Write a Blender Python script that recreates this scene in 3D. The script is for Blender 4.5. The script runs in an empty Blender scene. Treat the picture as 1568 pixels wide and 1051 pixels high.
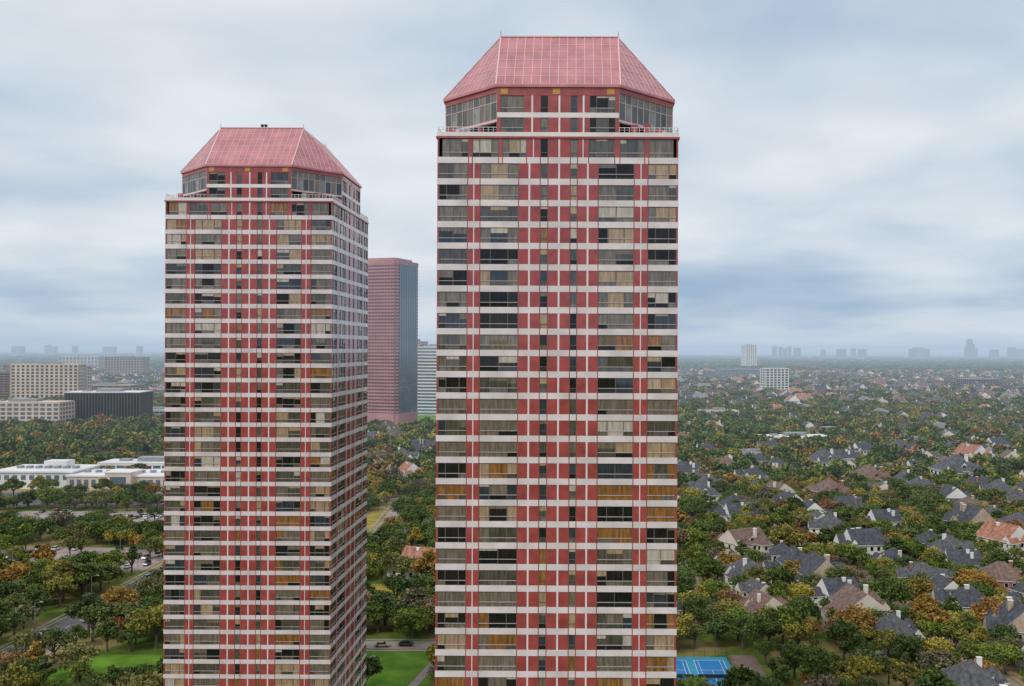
import bpy, math, random
import numpy as np
from mathutils import Vector
random.seed(7); rng=np.random.default_rng(7)
scene=bpy.context.scene
CAMH=90.0; F=1480.0
def gp(px,py):
    Y=CAMH*F/(py-535.0); return ((px-882)/F*Y, Y)

# ---------------------------------------------------------------- materials
def newmat(name):
    m=bpy.data.materials.new(name); m.use_nodes=True
    nt=m.node_tree; b=nt.nodes['Principled BSDF']; return m,nt,b
def solid(name,col,rough=.7,noise=.15,nscale=.5,spec=.4,metal=0.0,stretch=(1,1,1),bump=0.0,ior=1.5):
    m,nt,b=newmat(name); N=nt.nodes; L=nt.links
    b.inputs['Roughness'].default_value=rough; b.inputs['Metallic'].default_value=metal
    b.inputs['Specular IOR Level'].default_value=spec; b.inputs['IOR'].default_value=ior
    tc=N.new('ShaderNodeTexCoord'); mp=N.new('ShaderNodeMapping'); mp.inputs['Scale'].default_value=stretch
    nz=N.new('ShaderNodeTexNoise'); nz.inputs['Scale'].default_value=nscale; nz.inputs['Detail'].default_value=6
    L.new(tc.outputs['Object'],mp.inputs['Vector']); L.new(mp.outputs[0],nz.inputs['Vector'])
    mr=N.new('ShaderNodeMapRange'); mr.inputs[1].default_value=.3; mr.inputs[2].default_value=.7
    mr.inputs[3].default_value=1-noise*1.5; mr.inputs[4].default_value=1+noise
    L.new(nz.outputs['Fac'],mr.inputs[0])
    mx=N.new('ShaderNodeVectorMath'); mx.operation='SCALE'; mx.inputs[0].default_value=col
    L.new(mr.outputs[0],mx.inputs['Scale']); L.new(mx.outputs[0],b.inputs['Base Color'])
    if bump:
        bp=N.new('ShaderNodeBump'); bp.inputs['Strength'].default_value=bump; L.new(nz.outputs['Fac'],bp.inputs['Height']); L.new(bp.outputs[0],b.inputs['Normal'])
    return m
def ramp(nt,stops,interp='LINEAR'):
    r=nt.nodes.new('ShaderNodeValToRGB'); cr=r.color_ramp; cr.interpolation=interp
    while len(cr.elements)<len(stops): cr.elements.new(.5)
    for e,(p,c) in zip(cr.elements,stops): e.position=p; e.color=(*c,1)
    return r

# ---------------------------------------------------------------- mesh builder
class MB:
    def __init__(s): s.v=[]; s.f=[]; s.m=[]; s.t=[]
    def face(s,pts,m=0,t=.5):
        n=len(s.v); s.v+= [tuple(p) for p in pts]; s.f.append(tuple(range(n,n+len(pts)))); s.m.append(m); s.t.append(t)
    def hexa(s,b,t,m=0):
        n=len(s.v); s.v+=[tuple(p) for p in b]+[tuple(p) for p in t]
        for q in ((3,2,1,0),(4,5,6,7),(0,1,5,4),(1,2,6,5),(2,3,7,6),(3,0,4,7)):
            s.f.append(tuple(n+i for i in q)); s.m.append(m); s.t.append(.5)
    def box(s,x0,x1,y0,y1,z0,z1,m=0):
        s.hexa([(x0,y0,z0),(x1,y0,z0),(x1,y1,z0),(x0,y1,z0)],[(x0,y0,z1),(x1,y0,z1),(x1,y1,z1),(x0,y1,z1)],m)
    def prism(s,poly,z0,z1,m=0):
        n=len(s.v); k=len(poly)
        s.v+=[(p[0],p[1],z0) for p in poly]+[(p[0],p[1],z1) for p in poly]
        for i in range(k):
            j=(i+1)%k; s.f.append((n+i,n+j,n+k+j,n+k+i)); s.m.append(m); s.t.append(.5)
        s.f.append(tuple(n+k+i for i in range(k))); s.m.append(m); s.t.append(.5)
        s.f.append(tuple(n+i for i in reversed(range(k)))); s.m.append(m); s.t.append(.5)
    def wp(s,p0,p1,u,d,z):
        L=math.hypot(p1[0]-p0[0],p1[1]-p0[1]); tx=(p1[0]-p0[0])/L; ty=(p1[1]-p0[1])/L
        return (p0[0]+tx*u+ty*d, p0[1]+ty*u-tx*d, z)
    def wbox(s,p0,p1,u0,u1,d0,d1,z0,z1,m=0):
        w=s.wp
        s.hexa([w(p0,p1,u0,d1,z0),w(p0,p1,u1,d1,z0),w(p0,p1,u1,d0,z0),w(p0,p1,u0,d0,z0)],
               [w(p0,p1,u0,d1,z1),w(p0,p1,u1,d1,z1),w(p0,p1,u1,d0,z1),w(p0,p1,u0,d0,z1)],m)
    def wquad(s,p0,p1,u0,u1,d,z0,z1,m=0,j=.0):
        w=s.wp; r=lambda: d+random.uniform(-j,j)
        a,b,c=r(),r(),r()
        s.face([w(p0,p1,u0,a,z0),w(p0,p1,u1,b,z0),w(p0,p1,u1,c+b-a,z1),w(p0,p1,u0,c,z1)],m)
    def beam(s,p,q,w,h,n,m=0):
        p=Vector(p); q=Vector(q); n=Vector(n).normalized(); d=(q-p).normalized(); sd=d.cross(n)*w/2; n=n*h
        s.hexa([p-sd,q-sd,q+sd,p+sd],[p-sd+n,q-sd+n,q+sd+n,p+sd+n],m)
    def cyl(s,cx,cy,z0,z1,r0,r1,k=8,m=0):
        a=[(cx+r0*math.cos(i*2*math.pi/k),cy+r0*math.sin(i*2*math.pi/k),z0) for i in range(k)]
        b=[(cx+r1*math.cos(i*2*math.pi/k),cy+r1*math.sin(i*2*math.pi/k),z1) for i in range(k)]
        for i in range(k):
            j=(i+1)%k; s.face([a[i],a[j],b[j],b[i]],m)
        s.face(b,m)
    def tube(s,p,q,r0,r1,k=6,m=0):
        p=Vector(p); q=Vector(q); d=(q-p).normalized(); a=d.orthogonal().normalized(); b=d.cross(a)
        A=[p+(a*math.cos(i*2*math.pi/k)+b*math.sin(i*2*math.pi/k))*r0 for i in range(k)]
        B=[q+(a*math.cos(i*2*math.pi/k)+b*math.sin(i*2*math.pi/k))*r1 for i in range(k)]
        for i in range(k):
            j=(i+1)%k; s.face([A[i],A[j],B[j],B[i]],m)
    def mesh(s,name,mats,tint=False):
        me=bpy.data.meshes.new(name); me.from_pydata(s.v,[],s.f)
        for m in mats: me.materials.append(m)
        me.polygons.foreach_set('material_index',s.m)
        if tint:
            a=me.attributes.new('tint','FLOAT','FACE'); a.data.foreach_set('value',s.t)
        me.update(); return me
def put(name,me,loc=(0,0,0),rot=0,scale=1,parent=None,coll=None):
    o=bpy.data.objects.new(name,me); o.location=loc; o.rotation_euler=(0,0,rot)
    o.scale=(scale,)*3 if not isinstance(scale,tuple) else scale
    (coll or scene.collection).objects.link(o)
    if parent: o.parent=parent
    return o

# ---------------------------------------------------------------- tower materials
M_white=solid('white_granite_panel',(.76,.70,.72),.28,.08,.25)
M_span=solid('pale_spandrel_panel',(.71,.64,.665),.22,.12,.3,.5,ior=1.6)
M_red=solid('red_granite_panel',(.35,.060,.062),.14,.18,.6,.5,ior=1.6)
M_mull=solid('window_mullion',(.15,.12,.115),.5,.05)
M_rail=solid('light_rail',(.50,.45,.45),.5,.05)
M_dark=solid('shadow_void',(.03,.03,.035),.8,.1)
M_roof=solid('pink_metal_roof',(.56,.23,.25),.26,.16,.35,metal=.1)
M_seam=solid('roof_seam',(.74,.52,.54),.4,.05)
M_grey=solid('grey_louvre_panel',(.27,.28,.29),.3,.2,.8)
M_gold=solid('gold_panel',(.55,.28,.07),.35,.1)
def glass(name,col,fold=.35,ior=2.0):
    m,nt,b=newmat(name); N=nt.nodes; L=nt.links
    tc=N.new('ShaderNodeTexCoord'); mp=N.new('ShaderNodeMapping'); mp.inputs['Scale'].default_value=(2.2,2.2,.35)
    L.new(tc.outputs['Object'],mp.inputs[0]); nz=N.new('ShaderNodeTexNoise'); nz.inputs['Scale'].default_value=1.3; nz.inputs['Detail'].default_value=4
    L.new(mp.outputs[0],nz.inputs['Vector'])
    mr=N.new('ShaderNodeMapRange'); mr.inputs[1].default_value=.3; mr.inputs[2].default_value=.7; mr.inputs[3].default_value=1-fold; mr.inputs[4].default_value=1+fold
    L.new(nz.outputs['Fac'],mr.inputs[0]); mx=N.new('ShaderNodeVectorMath'); mx.operation='SCALE'; mx.inputs[0].default_value=col
    L.new(mr.outputs[0],mx.inputs['Scale']); L.new(mx.outputs[0],b.inputs['Base Color'])
    b.inputs['Roughness'].default_value=.03; b.inputs['IOR'].default_value=ior
    return m
G=[glass('glass_dark',(.008,.009,.011),.6,1.45),glass('glass_dark_blue',(.02,.03,.05),.5,1.7),glass('glass_grey',(.065,.058,.052),.5,1.8),
   glass('glass_greybeige',(.15,.122,.10),.4,1.8),glass('glass_curtain_tan',(.36,.25,.16),.3,1.7),glass('glass_amber',(.24,.10,.03),.5,1.7),glass('glass_curtain_white',(.46,.41,.36),.25,1.7)]
TM=[M_white,M_red,M_mull,M_rail,M_dark,M_roof,M_seam,M_grey,M_gold]+G+[M_span]
WH,RD,MU,RL,DK,RF,SM,GY,GD,G0=range(10); SPN=16
H=18.05; HP=9.1; PX=36.1/370
moods=[[8,3,3,1.5,.5,.4,.2],[.8,.5,3,6,3,.8,1.2],[.8,.2,2,2,2.5,5,.3],[4,1.5,4,3,1.2,1,.5]]
def tower(name,loc,seed):
    random.seed(seed)
    root=bpy.data.objects.new(name,None); scene.collection.objects.link(root); root.location=loc
    body=MB(); win=MB(); GD_=-.14
    C=[(-H,-H),(H,-H),(H,H),(-H,H)]
    body.box(-H+.6,H-.6,-H+.6,H-.6,0,121.5,DK)
    def window(p0,p1,u0,u1,z0,z1,mood,narrow=False):
        g=random.choices(range(7),mood)[0]
        w=u1-u0
        cuts=[u0,u1] if narrow else ([u0,u0+w*.5,u1] if random.random()<.3 else [u0,u0+w*.27,u0+w*.73,u1])
        zr=z0+.7
        for a,b in zip(cuts[:-1],cuts[1:]):
            gg=g if random.random()>.28 else random.choices(range(7),mood)[0]
            win.wquad(p0,p1,a,b,GD_,zr,z1,G0+gg,.018)
            g2=gg if random.random()>.35 else random.choice([0,2,3])
            win.wquad(p0,p1,a,b,GD_,z0,zr,G0+g2,.018)
            if gg<3 and random.random()<.3:
                hb=random.uniform(.3,1.1); win.wquad(p0,p1,a+.05,b-.05,GD_+.035,z1-hb,z1,G0+random.choice([4,6,3]))
        for c in cuts[1:-1]: win.wbox(p0,p1,c-.05,c+.05,GD_-.03,-.05,z0,z1,MU)
        win.wbox(p0,p1,u0,u0+.07,GD_-.03,-.06,z0,z1,MU); win.wbox(p0,p1,u1-.07,u1,GD_-.03,-.06,z0,z1,MU)
        win.wbox(p0,p1,u0+.08,u1-.08,GD_,-.045,zr-.04,zr+.04,RL if not narrow else MU)
        win.wbox(p0,p1,u0+.08,u1-.08,GD_-.01,-.07,z1-.08,z1,MU)
    wide=[(3,47),(66,125),(247,302),(323,367)]; nar=[(158,170),(204,215)]
    pier=[(47,66),(125,158),(170,204),(215,247),(302,323)]
    top_w=[(8,48),(54,94),(100,137),(232,272),(280,318),(324,362)]
    top_p=[(48,54),(94,100),(137,158),(170,204),(215,232),(272,280),(318,324)]
    zc=[118.2-3.2*i for i in range(37)]
    for i,z in enumerate(zc):
        body.box(-H,H,-H,H,z-.46,z+.46,SPN)
    body.box(-H-.15,H+.15,-H-.15,H+.15,121.45,121.75,RD)
    body.box(-H-.05,H+.05,-H-.05,H+.05,121.75,122.4,WH)
    body.box(-H-.3,H+.3,-H-.3,H+.3,0,2.6,RD)
    for k in range(4):
        p0,p1=C[k],C[(k+1)%4]
        cx,cy=p0; sx=1 if cx<0 else -1; sy=1 if cy<0 else -1
        xs=sorted((cx+sx*.05,cx+sx*.3)); ys=sorted((cy+sy*.05,cy+sy*.3))
        body.box(xs[0],xs[1],ys[0],ys[1],2.6,121.45,RD)
        for i in range(37):
            z1=(121.45 if i==0 else zc[i-1]-.46); z0=zc[i]+.46
            ws,ps=(top_w,top_p) if i==0 else (wide,pier)
            if i>0:
                r=random.random(); mood=moods[1] if i<4 else (moods[0] if r<.34 else moods[1] if r<.56 else moods[2] if r<.72 else moods[3])
            else: mood=[0,0,2,6,1,0,.5]
            for a,b in ws:
                mm=mood if random.random()<.72 else random.choice(moods)
                window(p0,p1,a*PX,b*PX,z0,z1,mm)
            for a,b in nar: window(p0,p1,a*PX,b*PX,z0,z1,moods[3],True)
            for a,b in ps:
                body.wbox(p0,p1,a*PX,b*PX,-.6,-.03,z0,z1,RD)
                if b-a>12:
                    mid=(a+b)/2*PX; jw=.13 if b-a>25 else .07
                    body.wbox(p0,p1,mid-jw,mid+jw,-.2,-.01,z0,z1,WH)
                for e in (a,b):
                    body.wbox(p0,p1,e*PX-.07,e*PX+.07,-.05,.015,z0-.92,z0,RD)
        q0=body.wp(p0,p1,H-HP,0,0)[:2]; q1=body.wp(p0,p1,H+HP,0,0)[:2]
        body.wbox(q0,q1,0,2*HP,-.6,0,124.6,125.35,WH)
        body.wbox(q0,q1,0,2*HP,-.6,.0,127.9,129.1,RD)
        for g in (.5,8.3,16.4): body.wbox(q0,q1,g,g+1.1,.0,.04,128.1,128.95,GD)
        K=H-HP
        for (z0,z1) in ((122.4,124.6),(125.35,127.9)):
            for a,b in ((.5,4.0),(13.8,17.7)): window(q0,q1,a,b,z0,z1,[3,1,3,1,.2,.2,0])
            for a,b in nar: window(q0,q1,a*PX-K,b*PX-K,z0,z1,moods[0],True)
            for a,b in ((0,.5),(4.0,158*PX-K),(170*PX-K,204*PX-K),(215*PX-K,13.8),(17.7,18.2)):
                body.wbox(q0,q1,a,b,-.6,-.03,z0,z1,RD)
                if b-a>1.5: body.wbox(q0,q1,(a+b)/2-.13,(a+b)/2+.13,-.2,-.01,z0,z1,WH)
        r0=q1; nx=C[(k+2)%4]; r1=body.wp(p1,nx,H-HP,0,0)[:2]; L=math.dist(r0,r1)
        body.wbox(r0,r1,.02,L-.02,-.6,-.15,124.3,128.3,GY)
        body.wbox(r0,r1,.02,L-.02,-.6,.0,128.3,129.1,RD)
        body.wbox(r0,r1,.02,L-.02,-.6,.02,124.0,124.3,SM)
        n=9
        for j in range(n):
            a=.2+(L-.3)*j/n
            if j%4!=1: win.wquad(r0,r1,a,a+(L-.3)/n-.1,-.13,124.5,126.9,G0+random.choice([1,2,2,3]),.01)
            win.wquad(r0,r1,a,a+(L-.3)/n-.1,-.13,127.0,128.2,G0+random.choice([2,3]),.01)
        for j in range(n+1):
            u=.1+(L-.3)*j/n; body.wbox(r0,r1,u,u+.1,-.15,-.05,124.3,128.3,RL)
        body.wbox(r0,r1,.1,L-.1,-.16,-.08,126.9,127.02,RL)
        for j in range(4):
            u=.1+(L-.5)*j/3; body.wbox(r0,r1,u,u+.35,-.6,-.2,122.4,124.0,RD)
        for s in (1,2):
            ua,ub=(0.1,H-HP-.05) if s==1 else (H+HP+.05,2*H-.1)
            body.wbox(p0,p1,ua,ub,-.12,-.06,123.1,123.18,WH)
            body.wbox(p0,p1,ua,ub,-.11,-.07,122.75,122.8,RL)
            u=ua
            while u<ub: body.wbox(p0,p1,u,u+.07,-.12,-.06,122.4,123.1,WH); u+=.75
    oct_=lambda f,e:[(-f,-e),(f,-e),(e,-f),(e,f),(f,e),(-f,e),(-e,f),(-e,-f)]
    body.prism(oct_(HP-1,H-3),122.4,124.1,DK)
    body.prism(oct_(HP-.3,H-.6),124.1,129.1,DK)
    for k in range(4):
        a=k*math.pi/2
        for t in range(5):
            u=random.uniform(11,16); v=-random.uniform(13,16.8)
            if u-v>27:
                x=u*math.cos(a)-v*math.sin(a); y=u*math.sin(a)+v*math.cos(a); body.box(x-.5,x+.5,y-.3,y+.3,122.4,123.2+random.random(),random.choice([DK,GY,RD]))
    me=body.mesh(name+'_frame',TM); put('facade_frame',me,parent=root)
    put('windows',win.mesh(name+'_windows',TM),parent=root)
    r=MB(); f,e=HP+.2,H+.3; zb,zt=129.1,139.4; T=9.3
    r.prism(oct_(f,e),zb,zb+.35,RF); zb+=.35
    bot=[(-f,-e),(f,-e),(e,-f),(e,f),(f,e),(-f,e),(-e,f),(-e,-f)]
    top=[(-T,-T),(T,-T),(T,T),(-T,T)]
    V=lambda p,z:Vector((p[0],p[1],z))
    for k in range(4):
        A,B=V(bot[2*k],zb),V(bot[2*k+1],zb); c,d=V(top[k],zt),V(top[(k+1)%4],zt)
        r.face([A,B,d,c],RF); n=(B-A).cross(c-A).normalized()
        for j in range(0,15):
            t=j/14; r.beam(A.lerp(B,t),c.lerp(d,t),.09 if 0<j<14 else .22,.06,n,SM)
        for j in range(1,6):
            t=j/6; r.beam(A.lerp(c,t),B.lerp(d,t),.09,.05,n,SM)
        E=V(bot[(2*k+2)%8],zb); r.face([B,E,d],RF); n=(E-B).cross(d-B).normalized(); mid=B.lerp(E,.5)
        for j in range(1,12):
            t=j/12; frac=1-abs(2*t-1); p=B.lerp(E,t); q=p+(d-mid)*frac; r.beam(p,q,.08,.05,n,SM)
        for j in range(1,6):
            t=j/6; r.beam(B.lerp(d,t),E.lerp(d,t),.08,.05,n,SM)
    r.box(-T,T,-T,T,zt-.4,zt,RF); r.box(-T-.15,T+.15,-T-.15,-T+.1,zt+.003,zt+.2,SM); r.box(-T-.15,T+.15,T-.1,T+.15,zt+.003,zt+.2,SM)
    for x,y in top: r.tube((x,y,zt),(x,y,zt+1.0),.05,.03,6,DK)
    put('mansard_roof',r.mesh(name+'_roof',TM),parent=root)
    return root
t1=tower('residential_tower',(-2.83,144.4+H,0),11)
t2=tower('residential_tower',(-70.8,208.7+H,0),23)
q=MB()
for x in (-.6,.2): q.box(x,x+.4,-.3,.3,139.4,140.3,0); q.box(x-.1,x+.5,-.35,.35,140.3,140.5,0)
put('roof_vents',q.mesh('roof_vents',[M_dark]),(0,-8,0),parent=t2)

# ---------------------------------------------------------------- ground
def ground_mat():
    m,nt,b=newmat('ground_soil_grass'); N=nt.nodes; L=nt.links
    tc=N.new('ShaderNodeTexCoord')
    def nz(s,d=6):
        n=N.new('ShaderNodeTexNoise'); n.inputs['Scale'].default_value=s; n.inputs['Detail'].default_value=d; L.new(tc.outputs['Object'],n.inputs['Vector']); return n
    a=nz(.035); r=ramp(nt,[(.30,(.06,.09,.02)),(.43,(.11,.17,.03)),(.52,(.26,.21,.08)),(.62,(.36,.28,.12)),(.75,(.10,.14,.03))]); L.new(a.outputs['Fac'],r.inputs[0])
    c=nz(.9,3); mr=N.new('ShaderNodeMapRange'); mr.inputs[3].default_value=.6; mr.inputs[4].default_value=1.4; L.new(c.outputs['Fac'],mr.inputs[0])
    mx=N.new('ShaderNodeVectorMath'); mx.operation='SCALE'; L.new(r.outputs[0],mx.inputs[0]); L.new(mr.outputs[0],mx.inputs['Scale'])
    L.new(mx.outputs[0],b.inputs['Base Color']); b.inputs['Roughness'].default_value=1; b.inputs['Specular IOR Level'].default_value=.1
    return m
g=MB(); g.face([(-40000,-8000,0),(40000,-8000,0),(40000,60000,0),(-40000,60000,0)])
put('ground',g.mesh('ground',[ground_mat()]))
M_asph=solid('asphalt',(.13,.12,.12),.9,.2,.3,.2); M_conc=solid('concrete',(.38,.30,.28),.85,.18,.12,.2); M_line=solid('road_paint',(.75,.75,.72),.7,.1)
M_lawn=solid('mown_lawn',(.13,.26,.03),1,.3,.12,.1); M_dry=solid('leafy_yellow_grass',(.34,.26,.06),1,.35,.15,.1); M_kerb=solid('kerb',(.45,.43,.4),.8,.1)
rects=[]
def occupied(x,y,r=0):
    for (cx,cy,hx,hy,a) in rects:
        dx,dy=x-cx,y-cy
        if abs(dx)>hx+hy+r or abs(dy)>hx+hy+r: continue
        u=dx*math.cos(a)+dy*math.sin(a); v=-dx*math.sin(a)+dy*math.cos(a)
        if abs(u)<hx+r and abs(v)<hy+r: return True
    return False
def sheet(name,cx,cy,w,d,a,mat,z=.01,block=True,mg=0):
    s=MB(); s.face([(-w/2,-d/2,0),(w/2,-d/2,0),(w/2,d/2,0),(-w/2,d/2,0)]); 
    if block: rects.append((cx,cy,w/2+mg,d/2+mg,a))
    return put(name,s.mesh(name,[mat]),(cx,cy,z),a)
def road(cx,cy,w,L,a,mat=M_asph,name='road',z=.02,mg=0):
    s=MB(); s.face([(-w/2,-L/2,0),(w/2,-L/2,0),(w/2,L/2,0),(-w/2,L/2,0)],0)
    for sg in (-1,1):
        x=sg*(w/2+.1); s.box(x-.1,x+.1,-L/2,L/2,-.015,.12,1)
        x=sg*(w/2+2.2); s.box(x-.5,x+.5,-L/2,L/2,-.015,.1,2)
    y=-L/2
    while y<L/2: s.face([(-.08,y,.004),(.08,y,.004),(.08,y+3,.004),(-.08,y+3,.004)],3); y+=9
    rects.append((cx,cy,w/2+mg,L/2,a)); put(name,s.mesh(name,[mat,M_kerb,M_conc,M_line]),(cx,cy,z),a)

# ---------------------------------------------------------------- cars
def car_mat():
    m,nt,b=newmat('car_paint'); oi=nt.nodes.new('ShaderNodeObjectInfo')
    r=ramp(nt,[(0,(.75,.75,.75)),(.32,(.35,.36,.38)),(.5,(.06,.065,.07)),(.66,(.015,.015,.018)),(.8,(.3,.03,.03)),(.88,(.04,.08,.2)),(.94,(.45,.4,.33))],'CONSTANT')
    nt.links.new(oi.outputs['Random'],r.inputs[0]); nt.links.new(r.outputs[0],b.inputs['Base Color']); b.inputs['Roughness'].default_value=.3; b.inputs['Coat Weight'].default_value=.5; return m
M_car=car_mat(); M_tire=solid('tyre',(.02,.02,.02),.9)
def car(suv):
    c=MB(); h=1.0 if not suv else 1.15; top=1.42 if not suv else 1.8
    prof=[(-2.25,.35),(-2.3,.7),(-2.2,h-.08),(-1.2 if not suv else -2.0,h),(1.0,h),(2.1,h-.18),(2.3,.65),(2.25,.35)]
    n=len(prof); w=.9
    for i in range(n):
        a,b=prof[i],prof[(i+1)%n]; c.face([(a[0],-w,a[1]),(b[0],-w,b[1]),(b[0],w,b[1]),(a[0],w,a[1])],0)
    c.face([(p[0],-w,p[1]) for p in prof],0); c.face([(p[0],w,p[1]) for p in reversed(prof)],0)
    x0,x1,x2,x3=(-1.7,-1.0,.35,1.05) if not suv else (-2.15,-1.9,.3,1.0)
    B=[(x0,-.84,h),(x3,-.84,h),(x3,.84,h),(x0,.84,h)]; T=[(x1,-.66,top),(x2,-.66,top),(x2,.66,top),(x1,.66,top)]
    c.hexa(B,T,1); c.box(x1-.02,x2+.02,-.68,.68,top,top+.05,0)
    c.box(-.40,-.30,-.80,.80,h,top-.03,0)
    for xx in (-1.4,1.4):
        for s in (-1,1): c.tube((xx,s*.72,.33),(xx,s*.93,.33),.33,.33,10,2); c.face([(xx+.33*math.cos(t*.628),s*.93,.33+.33*math.sin(t*.628)) for t in range(10)],2)
    c.box(2.22,2.31,-.8,-.5,.62,.76,3); c.box(2.22,2.31,.5,.8,.62,.76,3)
    return c.mesh('car',[M_car,G[0],M_tire,M_rail])
CARS=[car(False),car(True),car(False)]
def addcar(x,y,a,name='parked_car'): 
    put(name,random.choice(CARS),(x,y,.06),a)

# ---------------------------------------------------------------- left district
road(-163,520,13,620,0,mg=3)
road(-380,590,12,420,math.pi/2,mg=3)
nlot=0
def lot(cx,cy,w,d,fill=.6):
    global nlot
    nlot+=1
    sheet('parking_lot',cx,cy,w,d,0,M_conc if nlot!=4 else M_asph,.012,mg=2)
    s=MB(); y=-d/2+4; k=0
    while y<d/2-4:
        x=-w/2+3
        while x<w/2-3:
            s.face([(x,y-2.5,0),(x+.12,y-2.5,0),(x+.12,y+2.5,0),(x,y+2.5,0)])
            if random.random()<fill: addcar(cx+x+1.4,cy+y+random.uniform(-.3,.3),math.pi/2*random.choice([1,-1])+random.uniform(-.03,.03))
            x+=2.8
        k+=1; y+= 5.2 if k%2 else 12
    put('parking_bay_lines',s.mesh('lines',[M_line]),(cx,cy,.017))
random.seed(5)
lot(-214,412,80,44,.5); lot(-240,500,125,60,.25); lot(-300,412,70,50,.4); lot(-270,560,160,24,.15); lot(-110,300,20,30,.3)
for yy in range(270,560,17):
    if random.random()<.75: addcar(-166+random.choice([0,6]),yy+random.uniform(-4,4),math.pi/2,'driving_car')
sheet('mown_field',-345,765,110,70,0,M_lawn,.011)
sheet('mown_field',-215,1240,120,260,0,M_lawn,.011)
sheet('lawn',-128,272,34,22,0,M_lawn,.011)
sheet('lawn',-51,271,24,34,0,M_lawn,.013,mg=1); sheet('garden_path',-51,254.5,30,4,0.05,M_conc,.018)
sheet('garden_path',-41,272,2.5,34,-.15,M_conc,.018)
road(-60,293,6.5,60,math.pi/2,M_conc,mg=2)
sheet('dry_lawn',-74,352,34,34,0,M_dry,.012); sheet('dry_lawn',-112,470,24,120,0,M_dry,.012)
road(-97,500,7,150,.06,M_conc,mg=2); road(-110,575,8,120,math.pi/2-.1,M_asph,mg=2)
addcar(-57.5,277,1.5); addcar(-51,292.5,0,'driving_car'); addcar(-58,291.5,0); addcar(-62,280,1.4); addcar(-99,560,.1)
# sports court
M_blue=solid('blue_court',(.02,.20,.50),.7,.08,.2); M_teal=solid('court_surround',(.04,.30,.48),.7,.08,.2)
cs=MB(); cs.face([(-11,-20,0),(11,-20,0),(11,20,0),(-11,20,0)],0)
for cx in (-5.4,5.4):
    cs.face([(cx-4.3,-13,.004),(cx+4.3,-13,.004),(cx+4.3,17,.004),(cx-4.3,17,.004)],1)
    for (a,b,c,d) in ((-4.3,-4.15,-13,17),(4.15,4.3,-13,17),(-4.15,4.15,16.85,17),(-4.15,4.15,-13,-12.85),(-3.2,-3.08,-12.85,16.85),(3.08,3.2,-12.85,16.85),(-3.08,3.08,8.4,8.55),(-3.08,3.08,-4.5,-4.35),(-.07,.07,-4.35,8.4)):
        cs.face([(cx+a,c,.008),(cx+b,c,.008),(cx+b,d,.008),(cx+a,d,.008)],2)
    cs.box(cx-4.8,cx+4.8,1.95,2.05,.05,1.0,3)
for i in range(12):
    for x in (-11,11): cs.tube((x,-20+i*3.64,0),(x,-20+i*3.64,3),.05,.05,5,3)
for i in range(8): cs.tube((-11+i*3.14,20,0),(-11+i*3.14,20,3),.05,.05,5,3)
for z in (1.5,3): cs.box(-11,10.9,19.97,20.03,z-.03,z+.03,3); cs.box(10.97,11.03,-20,20,z-.03,z+.03,3)
put('tennis_court',cs.mesh('court',[M_teal,M_blue,M_line,M_dark]),(33.3,263,.03)); rects.append((33.3,263,13,24,0))
sheet('court_apron',49,265,8,40,0,solid('brown_paving',(.24,.17,.14),.9,.2,.2),.012)

# ---------------------------------------------------------------- offices
def office(name,x,y,w,d,h,rot,wall,gl,fl=3.8,bay=6,slab=1.6,pier=1.2,pd=.3,sd=.4,cap=None,z0=0,block=True):
    b=MB(); W,D=w/2,d/2
    b.box(-W,W,-D,D,0,h-.5,1)
    n=max(1,int(h/fl)); fl=h/n
    for i in range(n+1):
        z=i*fl; 
        if slab>0: b.box(-W-sd,W+sd,-D-sd,D+sd,max(0,z-slab/2),z+slab/2 if i<n else h+.4,0)
    if pier>0:
        k=max(1,int(w/bay))
        for i in range(k+1):
            u=-W+w*i/k; 
            for s in (-1,1): b.box(u-pier/2,u+pier/2,*sorted((s*D,s*(D+pd))),0,h-.2,0)
        k=max(1,int(d/bay))
        for i in range(k+1):
            u=-D+d*i/k
            for s in (-1,1): b.box(*sorted((s*W,s*(W+pd))),u-pier/2,u+pier/2,0,h-.2,0)
    b.box(-W*.3,W*.35,-D*.4,D*.4,h+.4,h+4,2); b.box(-W*.7,-W*.5,-D*.2,D*.3,h+.4,h+2.5,2)
    b.box(-W-sd-.1,W+sd+.1,-D-sd-.1,D+sd+.1,h+.4,h+1.0,3)
    if block: rects.append((x,y,W+4,D+4,rot))
    return put(name,b.mesh(name,[wall,gl,M_grey,cap or wall]),(x,y,z0),rot)
M_cream=solid('cream_concrete',(.68,.54,.45),.8,.1,.05); M_offw=solid('white_concrete',(.76,.75,.74),.8,.08,.05); M_brown=solid('brown_brick',(.26,.13,.10),.8,.15,.1)
M_pink=solid('pink_granite',(.48,.25,.265),.3,.12,.05); M_bronze=solid('bronze_rib',(.11,.085,.06),.5,.2,.1); M_pinkg=glass('pink_tower_glass',(.15,.06,.08),.3); M_blueg=glass('blue_glass',(.12,.16,.22),.3)
M_tan=solid('tan_concrete',(.46,.36,.29),.8,.1,.05)
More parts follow.
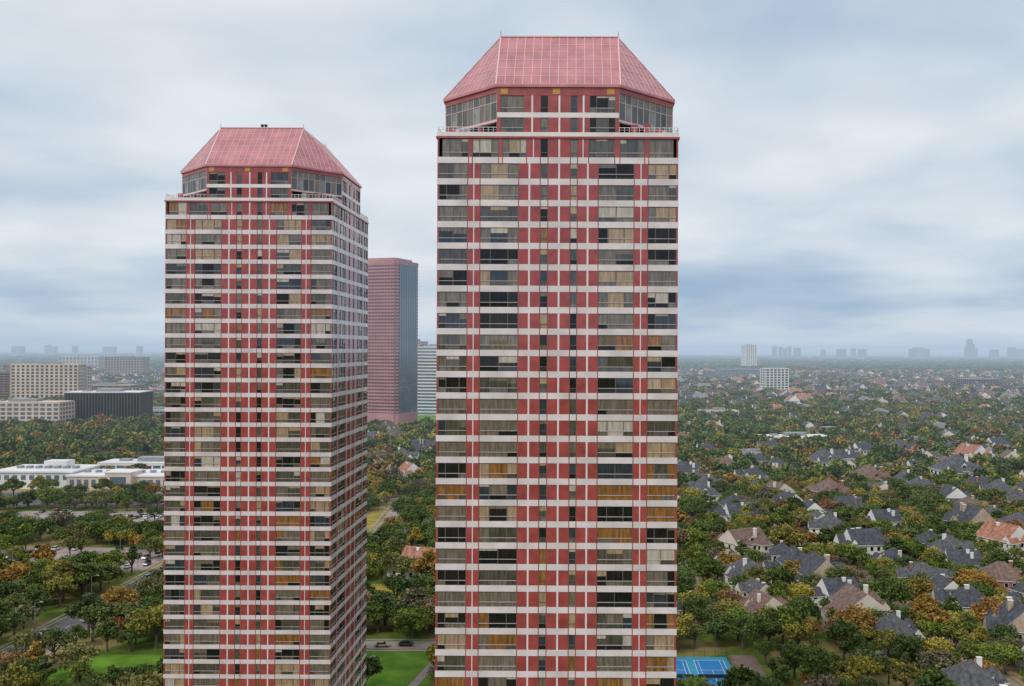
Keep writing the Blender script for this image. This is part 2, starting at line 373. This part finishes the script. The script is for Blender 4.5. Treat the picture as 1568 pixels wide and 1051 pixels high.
def pink_tower():
    b=MB(); W=24
    poly=[(-W,-W),(W-4,-W),(W,-W+4),(W,W),(-W,W)]
    b.prism(poly,0,184,1)
    for i in range(49):
        z=4+i*3.72; s=1+.35/W
        b.prism([(p[0]*s,p[1]*s) for p in poly],z,z+1.9,0)
    s=1+.5/W; b.prism([(p[0]*s,p[1]*s) for p in poly],0,18,0)
    b.prism([(p[0]*s,p[1]*s) for p in poly],184,188,0)
    for i in range(8):
        b.box(W+.3,W+.6,-W+5+i*5.2,-W+9.6+i*5.2,18,184,2)
    b.prism([(p[0]*.8,p[1]*.8) for p in poly],188,191,0)
    for i in range(12): b.box(-W+1+i*4,-W+1.4+i*4,-W-.55,-W-.1,0,188,0)
    rects.append((-213,1098,40,40,0))
    put('pink_granite_tower',b.mesh('pink_tower',[M_pink,M_pinkg,M_blueg]),(-213,1098,0),math.radians(-19))
pink_tower()
office('striped_office_building',-192,1330,52,50,92,math.radians(-8),M_offw,M_blueg,4.2,200,1.7,0)
office('striped_office_building',-222,1340,22,40,99,math.radians(-8),M_tan,M_blueg,4.2,200,1.7,0)
at=gp
office('hotel_building',*at(75,622),100,30,62,.1,M_cream,G[2],5,7,1.7,3.0,.3,.35)
office('hotel_building',*at(112,618),34,60,58,.1,M_cream,G[2],5,7,1.7,3.0,.3,.35)
office('brown_office_building',*at(2,620),70,40,48,.05,M_brown,G[1],4,9,1.8,1)
office('ribbed_office_building',*at(168,652),82,44,37,.12,M_bronze,G[0],37,3.2,1.5,.9,1.2,.6,cap=M_offw)
office('office_building',*at(38,658),92,36,28,.06,M_cream,M_blueg,4.6,7,1.7,2.2)
office('office_building',*at(165,612),95,40,22,.0,M_tan,G[1],4,12,2,1)
office('office_building',*at(238,646),60,30,12,.0,M_offw,M_blueg,4,6,2,1)
office('office_building',*at(195,580),110,60,60,.1,M_tan,G[2],5,8,1.8,1.6)
office('office_building',*at(60,585),160,60,40,.1,M_brown,G[2],5,12,1.8,1.6)
office('office_building',*at(125,572),140,60,55,.1,M_offw,G[2],5,12,1.8,1.6)
def low():
    b=MB()
    b.box(-62,-12,-14,22,0,9,0); b.box(-63,-11,-15,23,9,9.8,2)
    b.box(-12,52,-20,12,0,7.5,1); b.box(-12.5,52.5,-20.6,12.5,7.5,8.3,2)
    b.box(14,30,-24,-8,0,10,1); b.box(13.5,30.5,-24.5,-7.5,10,10.7,2)
    for i in range(14):
        x=-10+i*4.5
        if 12<x<31: continue
        b.box(x,x+2.6,-20.12,-20,2,6,3)
    b.box(17,27,-24.14,-24,1,8,3)
    for i in range(9): b.box(-60+i*5.3,-57+i*5.3,-14.12,-14,5,7.6,3)
    for i in range(7): b.box(-55+i*6,-52+i*6,0,4,9.8,11.2,4)
    for i in range(8): b.box(-8+i*7,-5+i*7,-6,-3,8.3,9.6,4)
    b.box(-40,-25,5,15,9.8,13.5,0)
    rects.append((-305,618,68,36,0))
    put('low_commercial_building',b.mesh('low',[M_offw,M_cream,M_offw,M_blueg,M_grey]),(-307,626,0),0,(1,1,1.15))
low()
office('low_commercial_building',-300,690,70,24,8,0,M_offw,M_blueg,4,6,2,1.2)
office('apartment_tower',*at(1186,602),50,26,52,.25,M_offw,G[2],5,8,1.7,2.5)
office('office_tower',*at(1147,562),58,50,116,.3,M_offw,G[2],6,10,3,4)
office('office_building',*at(1135,580),150,60,30,.1,M_grey,M_blueg,4,8,1.6,1)
office('office_building',*at(1497,592),80,50,22,.2,M_grey,G[0],4,8,1.2,1)
office('low_commercial_building',*at(1216,680),62,26,8,.1,M_offw,G[2],4,6,2.2,1.5)
office('low_commercial_building',*at(1268,668),40,20,7,.1,M_teal,G[2],4,6,2.2,1.5)
office('low_commercial_building',*at(1100,640),50,20,10,.1,M_cream,G[2],4,6,2.2,1.5)
random.seed(3)
sk=MB()
def skb(px,toppx,w,D=9500,mb=0):
    D=D+random.uniform(-600,900)
    X=(px-882)/F*D; hh=CAMH+(535-toppx)/F*D; ww=w/F*D
    sk.box(X-ww/2,X+ww/2,D,D+80,0,hh,mb); 
    if hh>130: sk.box(X-ww/4,X+ww/4,D+10,D+60,hh,hh+12,mb)
for p,t,w in ((1187,529,5),(1196,530,4),(1203,532,4),(1210,529,4),(1219,531,3),(1224,531,4),(1290,533,12),(1308,532,6),(1322,533,10),(1400,532,9),(1408,530,14),(1420,532,8),(1487,518,5),(1488,525,10),(1489,531,16),(1525,533,10),(1552,529,8),(1563,532,10),(1262,534,5)): skb(p,t,w)
for p,t,w in ((70,532,5),(78,534,9),(24,534,14),(112,533,4),(165,534,16),(211,533,5)): skb(p,t,w)
put('distant_skyline',sk.mesh('skyline',[M_grey]))

# ---------------------------------------------------------------- houses
RO=[solid('slate_roof',(.065,.070,.085),.7,.4,.8),solid('charcoal_roof',(.10,.10,.108),.75,.4,.8),solid('brown_shingle_roof',(.19,.12,.10),.8,.35,.8),solid('terracotta_roof',(.38,.175,.115),.75,.35,.9),solid('light_grey_roof',(.24,.24,.25),.8,.3,.8)]
WA=[solid('white_stucco',(.80,.78,.75),.8,.08,.3),solid('cream_stucco',(.72,.63,.53),.8,.1,.3),solid('tan_stone',(.50,.39,.29),.85,.2,1.2),solid('red_brick',(.34,.15,.11),.85,.25,1.5)]
def house(seed,ro,wa):
    random.seed(seed); b=MB()
    def hip(x0,x1,y0,y1,z,ov=.5,sl=.95,hipped=True):
        x0-=ov;x1+=ov;y0-=ov;y1+=ov; w=x1-x0; d=y1-y0
        b.box(x0,x1,y0,y1,z-.22,z,2)
        m=min(w,d)/2; hh=m*sl; z+=.002
        ins=m if hipped else 0.01
        if w>=d:
            r0=(x0+ins,(y0+y1)/2,z+hh); r1=(x1-ins,(y0+y1)/2,z+hh)
            b.face([(x0,y0,z),(x1,y0,z),r1,r0],0); b.face([(x1,y1,z),(x0,y1,z),r0,r1],0)
            b.face([(x0,y1,z),(x0,y0,z),r0],0 if hipped else 1); b.face([(x1,y0,z),(x1,y1,z),r1],0 if hipped else 1)
        else:
            r0=((x0+x1)/2,y0+ins,z+hh); r1=((x0+x1)/2,y1-ins,z+hh)
            b.face([(x1,y0,z),(x1,y1,z),r1,r0],0); b.face([(x0,y1,z),(x0,y0,z),r0,r1],0)
            b.face([(x0,y0,z),(x1,y0,z),r0],0 if hipped else 1); b.face([(x1,y1,z),(x0,y1,z),r1],0 if hipped else 1)
        return z+hh
    def wins(x0,x1,y0,y1,z):
        zs=[1.0] if z<4 else [1.0,4.1]
        for zz in zs:
            for (a,c,ax,s) in ((x0,x1,y0,-1),(x0,x1,y1,1)):
                u=a+1.2
                while u<c-1.8:
                    b.box(u-.12,u+1.32,*sorted((ax,ax+s*.06)),zz-.12,zz+1.62,2); b.box(u,u+1.2,*sorted((ax+s*.06,ax+s*.09)),zz,zz+1.5,3); u+=random.choice([2.6,3.3])
            for (a,c,ax,s) in ((y0,y1,x0,-1),(y0,y1,x1,1)):
                u=a+1.2
                while u<c-1.8:
                    b.box(*sorted((ax,ax+s*.06)),u-.12,u+1.32,zz-.12,zz+1.62,2); b.box(*sorted((ax+s*.06,ax+s*.09)),u,u+1.2,zz,zz+1.5,3); u+=random.choice([2.8,4])
    w=random.uniform(11,15); d=random.uniform(10,17); hh=random.choice([6.4,6.4,6.0,5.6]) if ro!=3 else 6.2
    def block(x0,x1,y0,y1,z,hp=True,sl=.95):
        b.box(x0,x1,y0,y1,0,z-.2,1); wins(x0,x1,y0,y1,z); return hip(x0,x1,y0,y1,z,hipped=hp,sl=sl)
    top=block(-w/2,w/2,-d/2,d/2,hh,random.random()<.6,random.uniform(.65,.95))
    s=random.choice([-1,1])
    a,c=sorted((s*w/2-s*.7,s*w/2-s*5.6)); block(a,c,-d/2-3.2,-d/2+3,hh-.3,random.random()<.4,1.15)
    a,c=sorted((-s*w/2+s*.5,-s*w/2+s*4.5)); block(a,c,-d/2-1.6,-d/2+2,hh-.5,False,1.2)
    a,c=sorted((s*w/2-s*1,s*w/2+s*3.4)); block(a,c,-1,d/2-1.5,3.4,True,.8)
    a,c=sorted((-s*w/2+s*1,-s*w/2+s*7)); block(a,c,d/2-2,d/2+6,random.choice([3.3,5.2]),random.random()<.5,.9)
    for k in range(random.choice([1,2])):
        cx=random.uniform(-w/2+.8,w/2-.8); cy=random.choice([-1,1])*(d/2-2.2)*random.random(); tt=top+random.uniform(-.9,.4)
        b.box(cx-.45,cx+.45,cy-.65,cy+.65,3.3,tt,1); b.box(cx-.55,cx+.55,cy-.75,cy+.75,tt,tt+.2,2)
    b.box(-.9,.9,-d/2+1,-d/2+4,hh,hh+2.2,1); b.box(-.6,.6,-d/2+.9,-d/2+1,hh+.9,hh+1.9,3); 
    b.face([(-1.1,-d/2+.7,hh+2.1),(0,-d/2+.7,hh+3.1),(0,-d/2+5,hh+3.1),(-1.1,-d/2+4,hh+2.1)],0); b.face([(0,-d/2+.7,hh+3.1),(1.1,-d/2+.7,hh+2.1),(1.1,-d/2+4,hh+2.1),(0,-d/2+5,hh+3.1)],0)
    b.face([(-1.1,-d/2+.72,hh+2.1),(1.1,-d/2+.72,hh+2.1),(0,-d/2+.72,hh+3.1)],1)
    b.box(-s*3-1.2,-s*3+1.2,-d/2-.12,-d/2-.0,0,2.3,2)
    return b.mesh('house',[RO[ro],WA[wa],WA[0],G[0]])
combos=[(0,0),(0,1),(1,1),(0,2),(1,3),(2,1),(2,3),(3,0),(4,2),(0,1),(1,0),(2,2),(0,3),(4,0),(1,1),(2,0),(1,0),(0,0)]
HS=[house(100+i,*c) for i,c in enumerate(combos)]
wts=[5,4,4,2.5,2,3,2.5,.7,1.5,4,5,2,2,2,3,2.5,4,4]
random.seed(9)
def addhouse(x,y,a,k=None,s=1.0):
    if occupied(x,y,8*s): return False
    me=HS[k] if k is not None else random.choices(HS,wts)[0]
    put('suburban_house',me,(x,y,0),a,s); rects.append((x,y,8*s,9*s,a)); return True
A=math.radians(-3); T_=(math.sin(A),math.cos(A)); Nn=(math.cos(A),-math.sin(A))
O=(116,262)
streets=[]
for j in range(-1,9):
    base=(O[0]+Nn[0]*j*67,O[1]+Nn[1]*j*67)
    ss=[s for s in range(-60,640,6) if (base[0]+T_[0]*s>50 or j==-1) and 225<base[1]+T_[1]*s<860]
    if not ss: continue
    s0,s1=ss[0],ss[-1]
    if j==-1: s0=66; s1=420
    mid=(s0+s1)/2
    streets.append((base,s0,s1))
    road(base[0]+T_[0]*mid,base[1]+T_[1]*mid,6,s1-s0,-A,M_conc,mg=-.6)
for (px,py,k,a,s) in ((1068,955,0,.1,1.0),(1076,772,10,.2,1.1),(1140,852,5,.5,1.1),(1182,850,5,.4,1),(648,884,7,1.2,1.0),(628,738,7,.5,1.1),(620,778,8,.1,1.2),(1440,742,10,.2,1.7),(1378,700,4,.1,1.4),(1500,848,7,.4,1.2),(1330,748,6,.3,1.3),(1270,770,6,.3,1.2),(1240,722,10,.3,1.4),(1488,712,7,.3,1.5)):
    x,y=gp(px,py)
    if not addhouse(x,y,a,k,s):
        addhouse(x+12,y+3,a,k,s) or addhouse(x-12,y+3,a,k,s)
for base,s0,s1 in streets:
    for side in (-1,1):
        s=s0-4
        while s<s1+5:
            off=random.uniform(16,22)
            x=base[0]+T_[0]*s+Nn[0]*side*off; y=base[1]+T_[1]*s+Nn[1]*side*off
            if .09*y<x<.52*y+30 and random.random()<(.93 if y<430 else .66 if y<600 else .42):
                ang=-A+(math.pi/2 if side<0 else -math.pi/2)+random.uniform(-.3,.3)
                if addhouse(x,y,ang,s=random.uniform(.8,1.18)):
                    dx=x-Nn[0]*side*10; dy=y-Nn[1]*side*10; sheet('driveway',dx,dy+3,9,3.5,-A,M_conc,.016,False)
                    if random.random()<.5: addcar(base[0]+T_[0]*(s+9)+Nn[0]*side*2.2,base[1]+T_[1]*(s+9)+Nn[1]*side*2.2,math.pi/2-A)
                    elif random.random()<.5: addcar(dx,dy+3,-A)
            s+=random.uniform(19,27)

# ---------------------------------------------------------------- trees
def leaf_mat(name,stops):
    m,nt,b=newmat(name); N=nt.nodes; L=nt.links
    oi=N.new('ShaderNodeObjectInfo'); r=ramp(nt,stops); L.new(oi.outputs['Random'],r.inputs[0])
    at_=N.new('ShaderNodeAttribute'); at_.attribute_name='tint'
    mr=N.new('ShaderNodeMapRange'); mr.inputs[3].default_value=.5; mr.inputs[4].default_value=1.75; L.new(at_.outputs['Fac'],mr.inputs[0])
    mx=N.new('ShaderNodeVectorMath'); mx.operation='SCALE'; L.new(r.outputs[0],mx.inputs[0]); L.new(mr.outputs[0],mx.inputs['Scale'])
    L.new(mx.outputs[0],b.inputs['Base Color']); b.inputs['Roughness'].default_value=.75; b.inputs['Specular IOR Level'].default_value=.15
    return m
M_leaf=leaf_mat('foliage',[(0,(.060,.095,.024)),(.16,(.095,.14,.028)),(.30,(.065,.10,.032)),(.44,(.15,.19,.030)),(.56,(.085,.12,.035)),(.66,(.17,.165,.055)),(.75,(.33,.27,.045)),(.81,(.14,.16,.04)),(.87,(.32,.19,.045)),(.91,(.24,.12,.045)),(.95,(.20,.16,.11)),(1,(.10,.14,.03))])
M_bark=solid('bark',(.15,.12,.10),.9,.2,2)
def tree(seed,nleaf,size,R=6,Ht=10.5):
    rd=random.Random(seed); r=np.random.default_rng(seed); b=MB(); 
    th=Ht*.3
    b.tube((0,0,0),(0,0,th),.42,.3,7,1)
    nc=rd.randint(9,14); cl=[]
    for i in range(nc):
        a=i*2.4+rd.uniform(-.5,.5); q=math.sqrt((i+.3)/nc)*R*.76; z=th+Ht*.12+(1-(q/R)**2)*Ht*.42*rd.uniform(.5,1.15)
        c=(q*math.cos(a),q*math.sin(a),z); cr=R*rd.uniform(.24,.44); cl.append((c,cr,rd.uniform(.15,.85)))
        e=(c[0]*.45,c[1]*.45,th+(c[2]-th)*.5); 
        b.tube((0,0,th*.9),e,.2,.12,5,1); b.tube(e,c,.12,.04,5,1)
        for k in range(3):
            f=(c[0]+rd.uniform(-1,1)*cr,c[1]+rd.uniform(-1,1)*cr,c[2]+rd.uniform(.2,.8)*cr); b.tube(c,f,.05,.02,4,1)
    tot=sum(c[1]**2 for c in cl)
    for c,cr,tn in cl:
        n=int(nleaf*cr*cr/tot)
        p=r.normal(size=(n,3)); p/=np.linalg.norm(p,axis=1)[:,None]; rad=cr*(.45+.66*r.random(n)**.5)*(1+.3*np.sin(p[:,0]*5+p[:,2]*4+seed))
        p=p*rad[:,None]; p[:,2]*=.75; p+=np.array(c)
        nn=r.normal(size=(n,3))*.8+np.array([0,0,.8]); nn/=np.linalg.norm(nn,axis=1)[:,None]
        t=np.cross(nn,r.normal(size=(n,3))); t/=np.linalg.norm(t,axis=1)[:,None]; bt=np.cross(nn,t)
        sz=size*(.6+.8*r.random(n))[:,None]*.5
        A0=p-t*sz-bt*sz*.6; B0=p+t*sz-bt*sz*.6; C0=p+t*sz*.7+bt*sz*.8; D0=p-t*sz*.7+bt*sz*.8
        tt=np.clip(tn+r.normal(size=n)*.18,0,1)
        for k in range(n): b.face([A0[k],B0[k],C0[k],D0[k]],0,float(tt[k]))
    return b.mesh('tree',[M_leaf,M_bark],True)
NEAR=[tree(i,nl,sz,R=rr,Ht=hh) for i,(rr,hh,nl,sz) in enumerate(((6,10,3600,.6),(6.8,9.5,3800,.6),(5,11,3100,.58),(4.2,11,1600,.58),(5.6,12.5,3400,.6),(6.5,11,2400,.58),(4.6,9,900,.52),(3.2,12,1600,.52),(5.5,10.5,1200,.5)))]
FARM=[tree(50+i,420,1.5,R=rr,Ht=hh) for i,(rr,hh) in enumerate(((6,10),(6.8,9.5),(5,11),(4.4,10),(5.6,12),(6.5,10.5)))]
random.seed(21)
cells={}
def spaced(x,y,d):
    cx,cy=int(x//8),int(y//8)
    for i in (-1,0,1):
        for j in (-1,0,1):
            for (a,b) in cells.get((cx+i,cy+j),()):
                if (a-x)**2+(b-y)**2<d*d: return False
    cells.setdefault((cx,cy),[]).append((x,y)); return True
nt_=0
for it in range(14000):
    y=math.sqrt(random.uniform(232**2,620**2)); x=random.uniform(-.66*y,.53*y)
    if -90<x<18 and y<250: continue
    sub=x>15
    if occupied(x,y,.9 if sub else 1.2): continue
    if not spaced(x,y,5.7): continue
    s=random.choice([random.uniform(.4,.65),random.uniform(.7,1.15),random.uniform(.75,1.25)]) if sub else random.uniform(.6,1.2)
    put('oak_tree',random.choice(NEAR),(x,y,-.1),random.uniform(0,6.28),(s,s,s*random.uniform(.85,1.1))); nt_+=1
for it in range(60):
    x=random.uniform(-300,-175); y=random.uniform(378,580); s=random.uniform(.55,1.0)
    put('oak_tree',random.choice(NEAR),(x,y,-.1),random.uniform(0,6.28),s)
print('near trees',nt_)

def source(name,meshes):
    c=bpy.data.collections.new(name)
    for i,m in enumerate(meshes):
        o=bpy.data.objects.new(name+'_variant',m); c.objects.link(o)
    return c
def scatter(name,pts,coll):
    me=bpy.data.meshes.new(name); me.from_pydata([p[:3] for p in pts],[],[])
    a=me.attributes.new('scl','FLOAT_VECTOR','POINT'); a.data.foreach_set('vector',[c for p in pts for c in p[3]])
    a=me.attributes.new('rot','FLOAT_VECTOR','POINT'); a.data.foreach_set('vector',[c for p in pts for c in (0,0,p[4])])
    o=put(name,me)
    ng=bpy.data.node_groups.new(name,'GeometryNodeTree'); ng.interface.new_socket('Geometry',in_out='INPUT',socket_type='NodeSocketGeometry'); ng.interface.new_socket('Geometry',in_out='OUTPUT',socket_type='NodeSocketGeometry')
    N=ng.nodes; L=ng.links; gi=N.new('NodeGroupInput'); go=N.new('NodeGroupOutput'); mp=N.new('GeometryNodeMeshToPoints'); io=N.new('GeometryNodeInstanceOnPoints'); ci=N.new('GeometryNodeCollectionInfo')
    ci.inputs['Collection'].default_value=coll; ci.inputs['Separate Children'].default_value=True; ci.inputs['Reset Children'].default_value=True
    sa=N.new('GeometryNodeInputNamedAttribute'); sa.data_type='FLOAT_VECTOR'; sa.inputs['Name'].default_value='scl'
    ra=N.new('GeometryNodeInputNamedAttribute'); ra.data_type='FLOAT_VECTOR'; ra.inputs['Name'].default_value='rot'
    io.inputs['Pick Instance'].default_value=True
    L.new(gi.outputs[0],mp.inputs[0]); L.new(mp.outputs[0],io.inputs['Points']); L.new(ci.outputs[0],io.inputs['Instance']); L.new(sa.outputs['Attribute'],io.inputs['Scale']); L.new(ra.outputs['Attribute'],io.inputs['Rotation']); L.new(io.outputs[0],go.inputs[0])
    md=o.modifiers.new('scatter','NODES'); md.node_group=ng
    return o
ct=source('tree_source',FARM); ch=source('house_source',HS)
hp=[]
for it in range(2100):
    y=math.sqrt(random.uniform(640**2,3800**2)); x=random.uniform(-.66*y,.52*y)
    if y<860 and x>40: continue
    if x<-.25*y and y<1500: continue
    if occupied(x,y,9): continue
    s=random.uniform(.8,1.3) if y<1500 else random.uniform(1,1.7)
    hp.append((x,y,0,(s,s,s),random.choice([-A,-A+1.57,-A+3.14,0,1.57])+random.uniform(-.1,.1)))
    if y<1400: rects.append((x,y,5.5,5.5,0))
scatter('distant_houses',hp,ch)
pts=[]
for it in range(9500):
    y=math.sqrt(random.uniform(600**2,1400**2)); x=random.uniform(-.66*y,.52*y)
    if occupied(x,y,.8): continue
    s=random.uniform(.55,1.3); pts.append((x,y,-.1,(s,s,s*random.uniform(.85,1.15)),random.uniform(0,6.28)))
scatter('suburban_trees',pts,ct)
pts=[]
for it in range(13000):
    y=1350*math.exp(random.random()**.8*math.log(3500/1350)); x=random.uniform(-.64*y,.52*y)
    s=random.uniform(.8,1.6); pts.append((x,y,-.1,(s*1.1,s*1.1,s*random.uniform(.7,.95)),random.uniform(0,6.28)))
scatter('distant_trees',pts,ct)
pts=[]
for it in range(15000):
    y=3300*math.exp(random.random()*math.log(14000/3300)); x=random.uniform(-.64*y,.52*y)
    s=random.uniform(2,4.5); pts.append((x,y,-.5,(s,s,random.uniform(.8,1.5)),random.uniform(0,6.28)))
scatter('distant_tree_canopy',pts,ct)

lm=MB(); lm.tube((0,0,0),(0,0,9),.12,.07,8,0); lm.tube((0,0,8.9),(2,0,9.3),.06,.05,6,0); lm.box(1.7,2.6,-.2,.2,9.2,9.38,1); lm.cyl(0,0,0,.5,.25,.2,8,0)
lme=lm.mesh('lamp',[M_grey,M_rail])
for yy in range(270,600,36): put('street_lamp',lme,(-171,yy,0),0)
for x,y in ((-230,395),(-200,425),(-260,480),(-220,510),(-190,490),(-300,400)): put('street_lamp',lme,(x,y,0),random.random()*6)

# ---------------------------------------------------------------- haze volume
hz=MB(); hz.box(-16000,16000,420,30000,-30,200)
m=bpy.data.materials.new('emissive_haze'); m.use_nodes=True; nt=m.node_tree; nt.nodes.clear()
o=nt.nodes.new('ShaderNodeOutputMaterial'); va=nt.nodes.new('ShaderNodeVolumeAbsorption'); va.inputs['Color'].default_value=(0,0,0,1); va.inputs['Density'].default_value=1/8500
em=nt.nodes.new('ShaderNodeEmission'); em.inputs['Color'].default_value=(.45,.57,.71,1); em.inputs['Strength'].default_value=1/8500  # haze brightness is emitted by the volume, standing in for scattered skylight
ad=nt.nodes.new('ShaderNodeAddShader'); nt.links.new(va.outputs[0],ad.inputs[0]); nt.links.new(em.outputs[0],ad.inputs[1])
nt.links.new(ad.outputs[0],o.inputs['Volume'])
put('emissive_haze',hz.mesh('haze',[m]))

# ---------------------------------------------------------------- world
w=bpy.data.worlds.new('World'); scene.world=w; w.use_nodes=True; nt=w.node_tree; N=nt.nodes; L=nt.links; N.clear()
SE,SA=math.radians(42),math.radians(215)
sky=N.new('ShaderNodeTexSky'); sky.sky_type='NISHITA'; sky.sun_disc=False; sky.sun_elevation=SE; sky.sun_rotation=SA
b1=N.new('ShaderNodeBackground'); b1.inputs[1].default_value=.1; L.new(sky.outputs[0],b1.inputs[0])
tc=N.new('ShaderNodeTexCoord'); sp=N.new('ShaderNodeSeparateXYZ'); L.new(tc.outputs['Generated'],sp.inputs[0])
def mth(op,a,b=None,c=None):
    n=N.new('ShaderNodeMath'); n.operation=op
    for i,v in enumerate((a,b,c)):
        if v is None: continue
        if isinstance(v,(int,float)): n.inputs[i].default_value=v
        else: L.new(v,n.inputs[i])
    return n.outputs[0]
z=mth('MAXIMUM',sp.outputs[2],0.0); den=mth('ADD',z,.15)
cb=N.new('ShaderNodeCombineXYZ'); L.new(mth('DIVIDE',sp.outputs[0],den),cb.inputs[0]); L.new(mth('DIVIDE',sp.outputs[1],den),cb.inputs[1]); cb.inputs[2].default_value=3.7
def noise(s,d,ds=0,r=.5):
    n=N.new('ShaderNodeTexNoise'); n.inputs['Scale'].default_value=s; n.inputs['Detail'].default_value=d; n.inputs['Distortion'].default_value=ds; n.inputs['Roughness'].default_value=r; L.new(cb.outputs[0],n.inputs['Vector']); return n.outputs['Fac']
n1=noise(1.3,6,.2,.5); n2=noise(.6,3)
v=mth('ADD',mth('MULTIPLY',n1,.62),mth('MULTIPLY',n2,1.05)); v=mth('SUBTRACT',v,.335)
er=ramp(nt,[(0,(.60,)*3),(.012,(.52,)*3),(.035,(.33,)*3),(.07,(.34,)*3),(.11,(.44,)*3),(.17,(.52,)*3),(.3,(.49,)*3),(.6,(.60,)*3)]); L.new(z,er.inputs[0])
v=mth('ADD',v,mth('SUBTRACT',er.outputs[0],.5))
dp=N.new('ShaderNodeVectorMath'); dp.operation='DOT_PRODUCT'; dp.inputs[1].default_value=Vector((-.12,.96,.16)).normalized(); L.new(tc.outputs['Generated'],dp.inputs[0])
v=mth('ADD',v,mth('MULTIPLY',mth('POWER',mth('MAXIMUM',dp.outputs['Value'],0),40),.18))
cr=ramp(nt,[(.18,(.31,.44,.61)),(.34,(.45,.56,.70)),(.5,(.63,.705,.78)),(.64,(.775,.815,.86)),(.82,(.91,.92,.935))]); L.new(v,cr.inputs[0])
b2=N.new('ShaderNodeBackground'); b2.inputs[1].default_value=1.03; L.new(cr.outputs[0],b2.inputs[0])
mx=N.new('ShaderNodeMixShader'); mx.inputs[0].default_value=.94; L.new(b1.outputs[0],mx.inputs[1]); L.new(b2.outputs[0],mx.inputs[2])
ow=N.new('ShaderNodeOutputWorld'); L.new(mx.outputs[0],ow.inputs[0])
sl=bpy.data.lights.new('sun','SUN'); sl.energy=1.5; sl.angle=math.radians(12); sl.color=(1,.95,.88); so=bpy.data.objects.new('sun',sl); scene.collection.objects.link(so)
sd=Vector((math.cos(SE)*math.sin(SA),math.cos(SE)*math.cos(SA),math.sin(SE)))
so.rotation_euler=sd.to_track_quat('Z','Y').to_euler()
cam=bpy.data.cameras.new('camera'); cam.sensor_width=36; cam.lens=F/1568*36; cam.shift_x=-98/1568; cam.shift_y=9.5/1568; cam.clip_end=80000; cam.clip_start=1
co=bpy.data.objects.new('camera',cam); scene.collection.objects.link(co); co.location=(0,0,CAMH); co.rotation_euler=(math.radians(90),-math.radians(.25),0); scene.camera=co
scene.view_settings.view_transform='Standard'; scene.view_settings.look='None'; scene.view_settings.exposure=0
